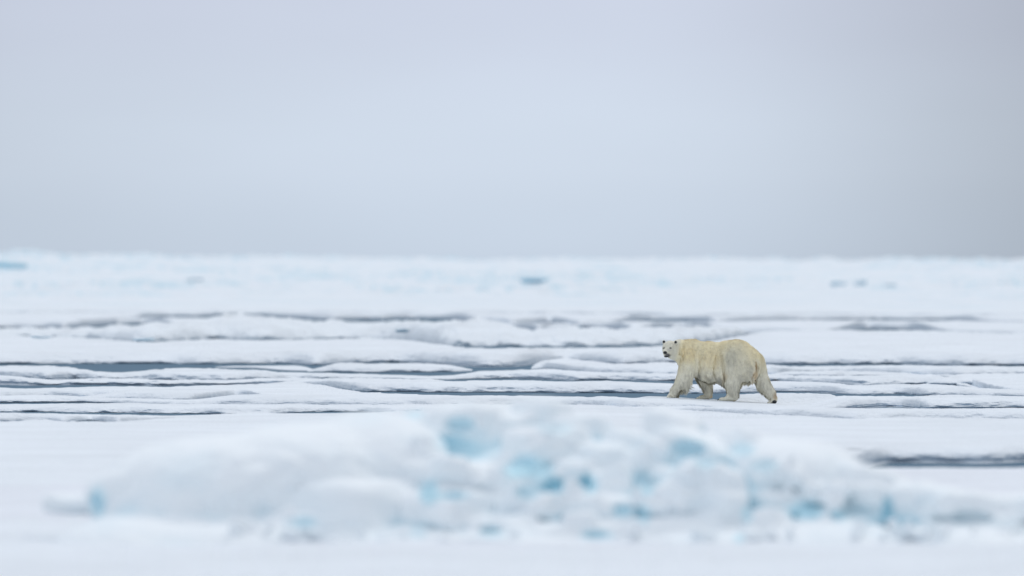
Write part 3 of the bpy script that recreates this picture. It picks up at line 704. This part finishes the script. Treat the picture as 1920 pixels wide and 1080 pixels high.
    # ---- face, claws, pads
    def solid(name, prims, m, st=.004, k=.008):
        lo = np.min([np.array(c_) - np.max(r__) for c_, r__, _ in prims], 0) - .03; hi = np.max([np.array(c_) + np.max(r__) for c_, r__, _ in prims], 0) + .03
        ff = Field(lo, hi, st)
        for c_, r__, R_ in prims: ff.ell(c_, r__, R=R_, k=k)
        v_, q_ = ff.mesh(); return link_mesh(name, v_, q_, m, root)
    def plain(name, col, rough, spec=.5):
        m, t, p = mat(name); p.inputs['Base Color'].default_value = (*col, 1); p.inputs['Roughness'].default_value = rough; p.inputs['Specular IOR Level'].default_value = spec
        return m
    m_blk = plain('bear_nose', (.012, .013, .016), .45); m_eye = plain('bear_eye', (.008, .007, .006), .12); m_ear = plain('bear_ear_lining', (.045, .045, .055), .9, .1)
    m_lip = plain('bear_lip', (.02, .022, .026), .5, .3); m_claw = plain('bear_claw', (.05, .045, .04), .4)
    solid('nose', [(h(0, -.028, .292), (.041, .034, .028), RH), (h(0, -.055, .290), (.016, .026, .020), RH)], m_blk)
    solid('mouth', [(h(.004, -.112, .262), (.044, .020, .032), RH), (h(.040, -.100, .225), (.014, .011, .040), RH), (h(-.036, -.100, .225), (.012, .010, .034), RH)], m_lip)
    for s_ in (-1, 1):
        c0_ = h(s_ * .066, .024, .14)
        y0 = f.at(c0_[0], c0_[2])
        c0_ = np.array([c0_[0], (y0 if y0 is not None else c0_[1]) - .002, c0_[2]])
        solid('eye', [(c0_, (.026, .015, .017), RH)], m_eye, st=.003, k=.004)
    m_efur = plain('bear_ear_fur', (.70, .67, .56), .9, .1)
    for s_, e0 in ((-1, h(-.128, .098, -.05)), (1, h(.132, .098, -.03))):
        er = solid('ear', [(e0, (.033, .038, .020), RH), (e0 - up * .03, (.034, .035, .026), RH)], m_efur)
        il = solid('ear_lining', [(e0 + fw * .012 + up * .001 + rt * -.004 * s_, (.027, .033, .014), RH)], m_ear)
        il.parent = er
    def claw(p0, dir_, l):
        dir_ = np.array(dir_, float); dir_ /= np.linalg.norm(dir_)
        v0, f0 = ico(2); a = np.array([0, 0, 1.0]); s1 = np.cross(dir_, a); s1 /= np.linalg.norm(s1); s2 = np.cross(s1, dir_)
        t0 = (v0[:, 2] + 1) / 2
        rr = .012 * np.sqrt(np.maximum(0, 1 - t0)) + .0005
        vv = np.array(p0) + dir_ * (t0 * l)[:, None] + s1 * (v0[:, 0] * rr)[:, None] + s2 * (v0[:, 1] * rr)[:, None] - a * ((t0 ** 2) * l * .35)[:, None]
        link_mesh('claw', vv, f0, m_claw, root)
    for (cx_, cy_, y_, dy_) in ((214, 893, -.06, .032), (610, 906, .32, .032), (905, 916, -.29, .036), (1575, 966, -.12, .03)):
        for k in range(5): claw((bx(cx_ + 12), y_ + (k - 2) * dy_, bz(cy_ - 3)), (-1, 0, -.15), .038)
    solid('paw_pad', [((bx(1668), -.150, bz(945)), (.050, .048, .036), np.eye(3)), ((bx(1655), -.15, bz(972)), (.040, .040, .016), np.eye(3))], m_blk)
bear()

# ------------------------------------------------------------------ single pieces of ice far out
def chunk(px, py, w, h, Y, seed, m, label, name='ice_block', cat='ice block', group=None, p=3.0, lump=.22, deep=.8):
    """an irregular weathered block w by h photo pixels, standing at distance Y"""
    v, f_ = ico(5)
    r = np.random.default_rng(seed)
    q = v / ((np.abs(v) ** p).sum(1) ** (1 / p))[:, None]
    for _ in range(6):
        n = r.normal(size=3); n /= np.linalg.norm(n)
        q = q - .8 * np.maximum(q @ n - r.uniform(.55, .9), 0)[:, None] * n
    q = q * (1 + lump * fbm(q[:, 0] * 1.5 + seed, q[:, 1] * 1.5, q[:, 2] * 1.5, seed=seed, octv=4))[:, None]
    q = q * np.array([w * Y / F / 2, w * Y / F / 2 * deep, h * Y / F / 2])
    o = link_mesh(name, q, f_, m)
    o.location = ((px - 960) * Y / F, Y, HC - (py - HOR) * Y / F)
    thing(o, label, cat, group)
GF = 'blue ice blocks scattered over the far pack ice'
M_AQUA = snow_mat('bare_blue_ice', (0.62, 0.80, 0.88), (0.40, 0.68, 0.82), 0.1, 0.95, rough=0.5, bump=0.2, ns=0.4)
M_PALE = snow_mat('pale_blue_ice', (0.80, 0.86, 0.91), (0.52, 0.70, 0.80), 0.1, 0.95, rough=0.6, bump=0.2, ns=0.4)
chunk(18, 497, 66, 15, 1250, 3, M_AQUA, 'bright blue ice block under the horizon at the far left edge', group=GF, p=4, lump=.12)
chunk(1003, 526, 58, 10, 1150, 5, M_AQUA, 'long low light blue ice block lying alone in the middle of the far pack ice', group=GF, p=4, lump=.12)
for i, (px, py, w, h, lab) in enumerate(((1268, 499, 22, 12, 'small pale blue ice block close under the horizon, up from the bear\'s head'), (1343, 501, 26, 14, 'pale blue ice block just under the horizon above the bear\'s back'),
        (1336, 522, 30, 10, 'dull blue ice block in the far pack ice above the bear\'s back'), (1576, 533, 36, 11, 'left of two low grey blue ice blocks in the far pack ice on the right'),
        (1612, 531, 24, 13, 'right of two low grey blue ice blocks in the far pack ice on the right'), (1706, 512, 26, 13, 'dark teal ice block standing alone below the horizon on the right'),
        (1505, 525, 16, 10, 'tiny pale ice block above and right of the bear\'s rump'), (1066, 529, 24, 8, 'faint blue ice block just right of the long low light blue one'),
        (590, 518, 34, 9, 'faint blue ice block in the far pack ice left of centre'), (102, 502, 20, 9, 'small faint blue ice block right of the bright one at the far left'),
        (365, 524, 36, 6, 'left of two faint flat blue ice slivers in the far pack ice on the left'), (445, 523, 34, 6, 'right of two faint flat blue ice slivers in the far pack ice on the left'),
        (35, 519, 18, 7, 'small faint blue ice lump straight below the bright block at the far left'), (1660, 534, 44, 6, 'long faint grey ice sliver in the far pack ice on the right'),
        (1885, 500, 14, 16, 'small grey ice lump under the peak on the horizon at the far right'), (1745, 497, 16, 14, 'small pale ice lump under the horizon right of the dark teal block'))):
    chunk(px, py, w, h, F * 2.7 / (py + h / 2 - HOR), 60 + i, M_PALE, lab, group=GF, p=3)
GM = 'small ice lumps standing in the middle distance on the right'
chunk(1758, 611, 50, 20, 463, 81, M_HUM, 'larger white snow lump in the middle distance, left of a pair near the right edge', group=GM, p=2.4, name='ice_lump', cat='ice lump')
chunk(1812, 612, 46, 16, 460, 82, M_HUM, 'smaller white lump with an aqua face, right one of the pair in the middle distance', group=GM, p=2.4, name='ice_lump', cat='ice lump')
chunk(1885, 604, 56, 11, 500, 83, M_GREEN, 'dark rough broken lump of ice at the right edge in the middle distance', group=GM, p=2.4, lump=.4, name='ice_lump', cat='ice lump')
chunk(1050, 617, 80, 18, 450, 84, M_HUM, 'low rounded snow lump in the middle distance straight left of the bear\'s head', p=2.2, name='ice_lump', cat='ice lump')
GB = 'aqua hollows of bare ice on the middle distance ridge'
for i, (px, py, w, h, lab) in enumerate(((272, 636, 44, 7, 'small aqua ice block at the left foot of the middle distance snow ridge'), (755, 619, 26, 9, 'aqua ice block bedded in the right part of the middle distance snow ridge'),
        (76, 632, 40, 6, 'faint blue ice sliver at the left edge of the middle distance'))):
    chunk(px, py, w, h, F * 2.45 / (py + h / 2 - HOR), 90 + i, M_PALE, lab, group='blue ice chips in the middle distance snow ridge', p=2.6, name='ice_chip', cat='ice chip')
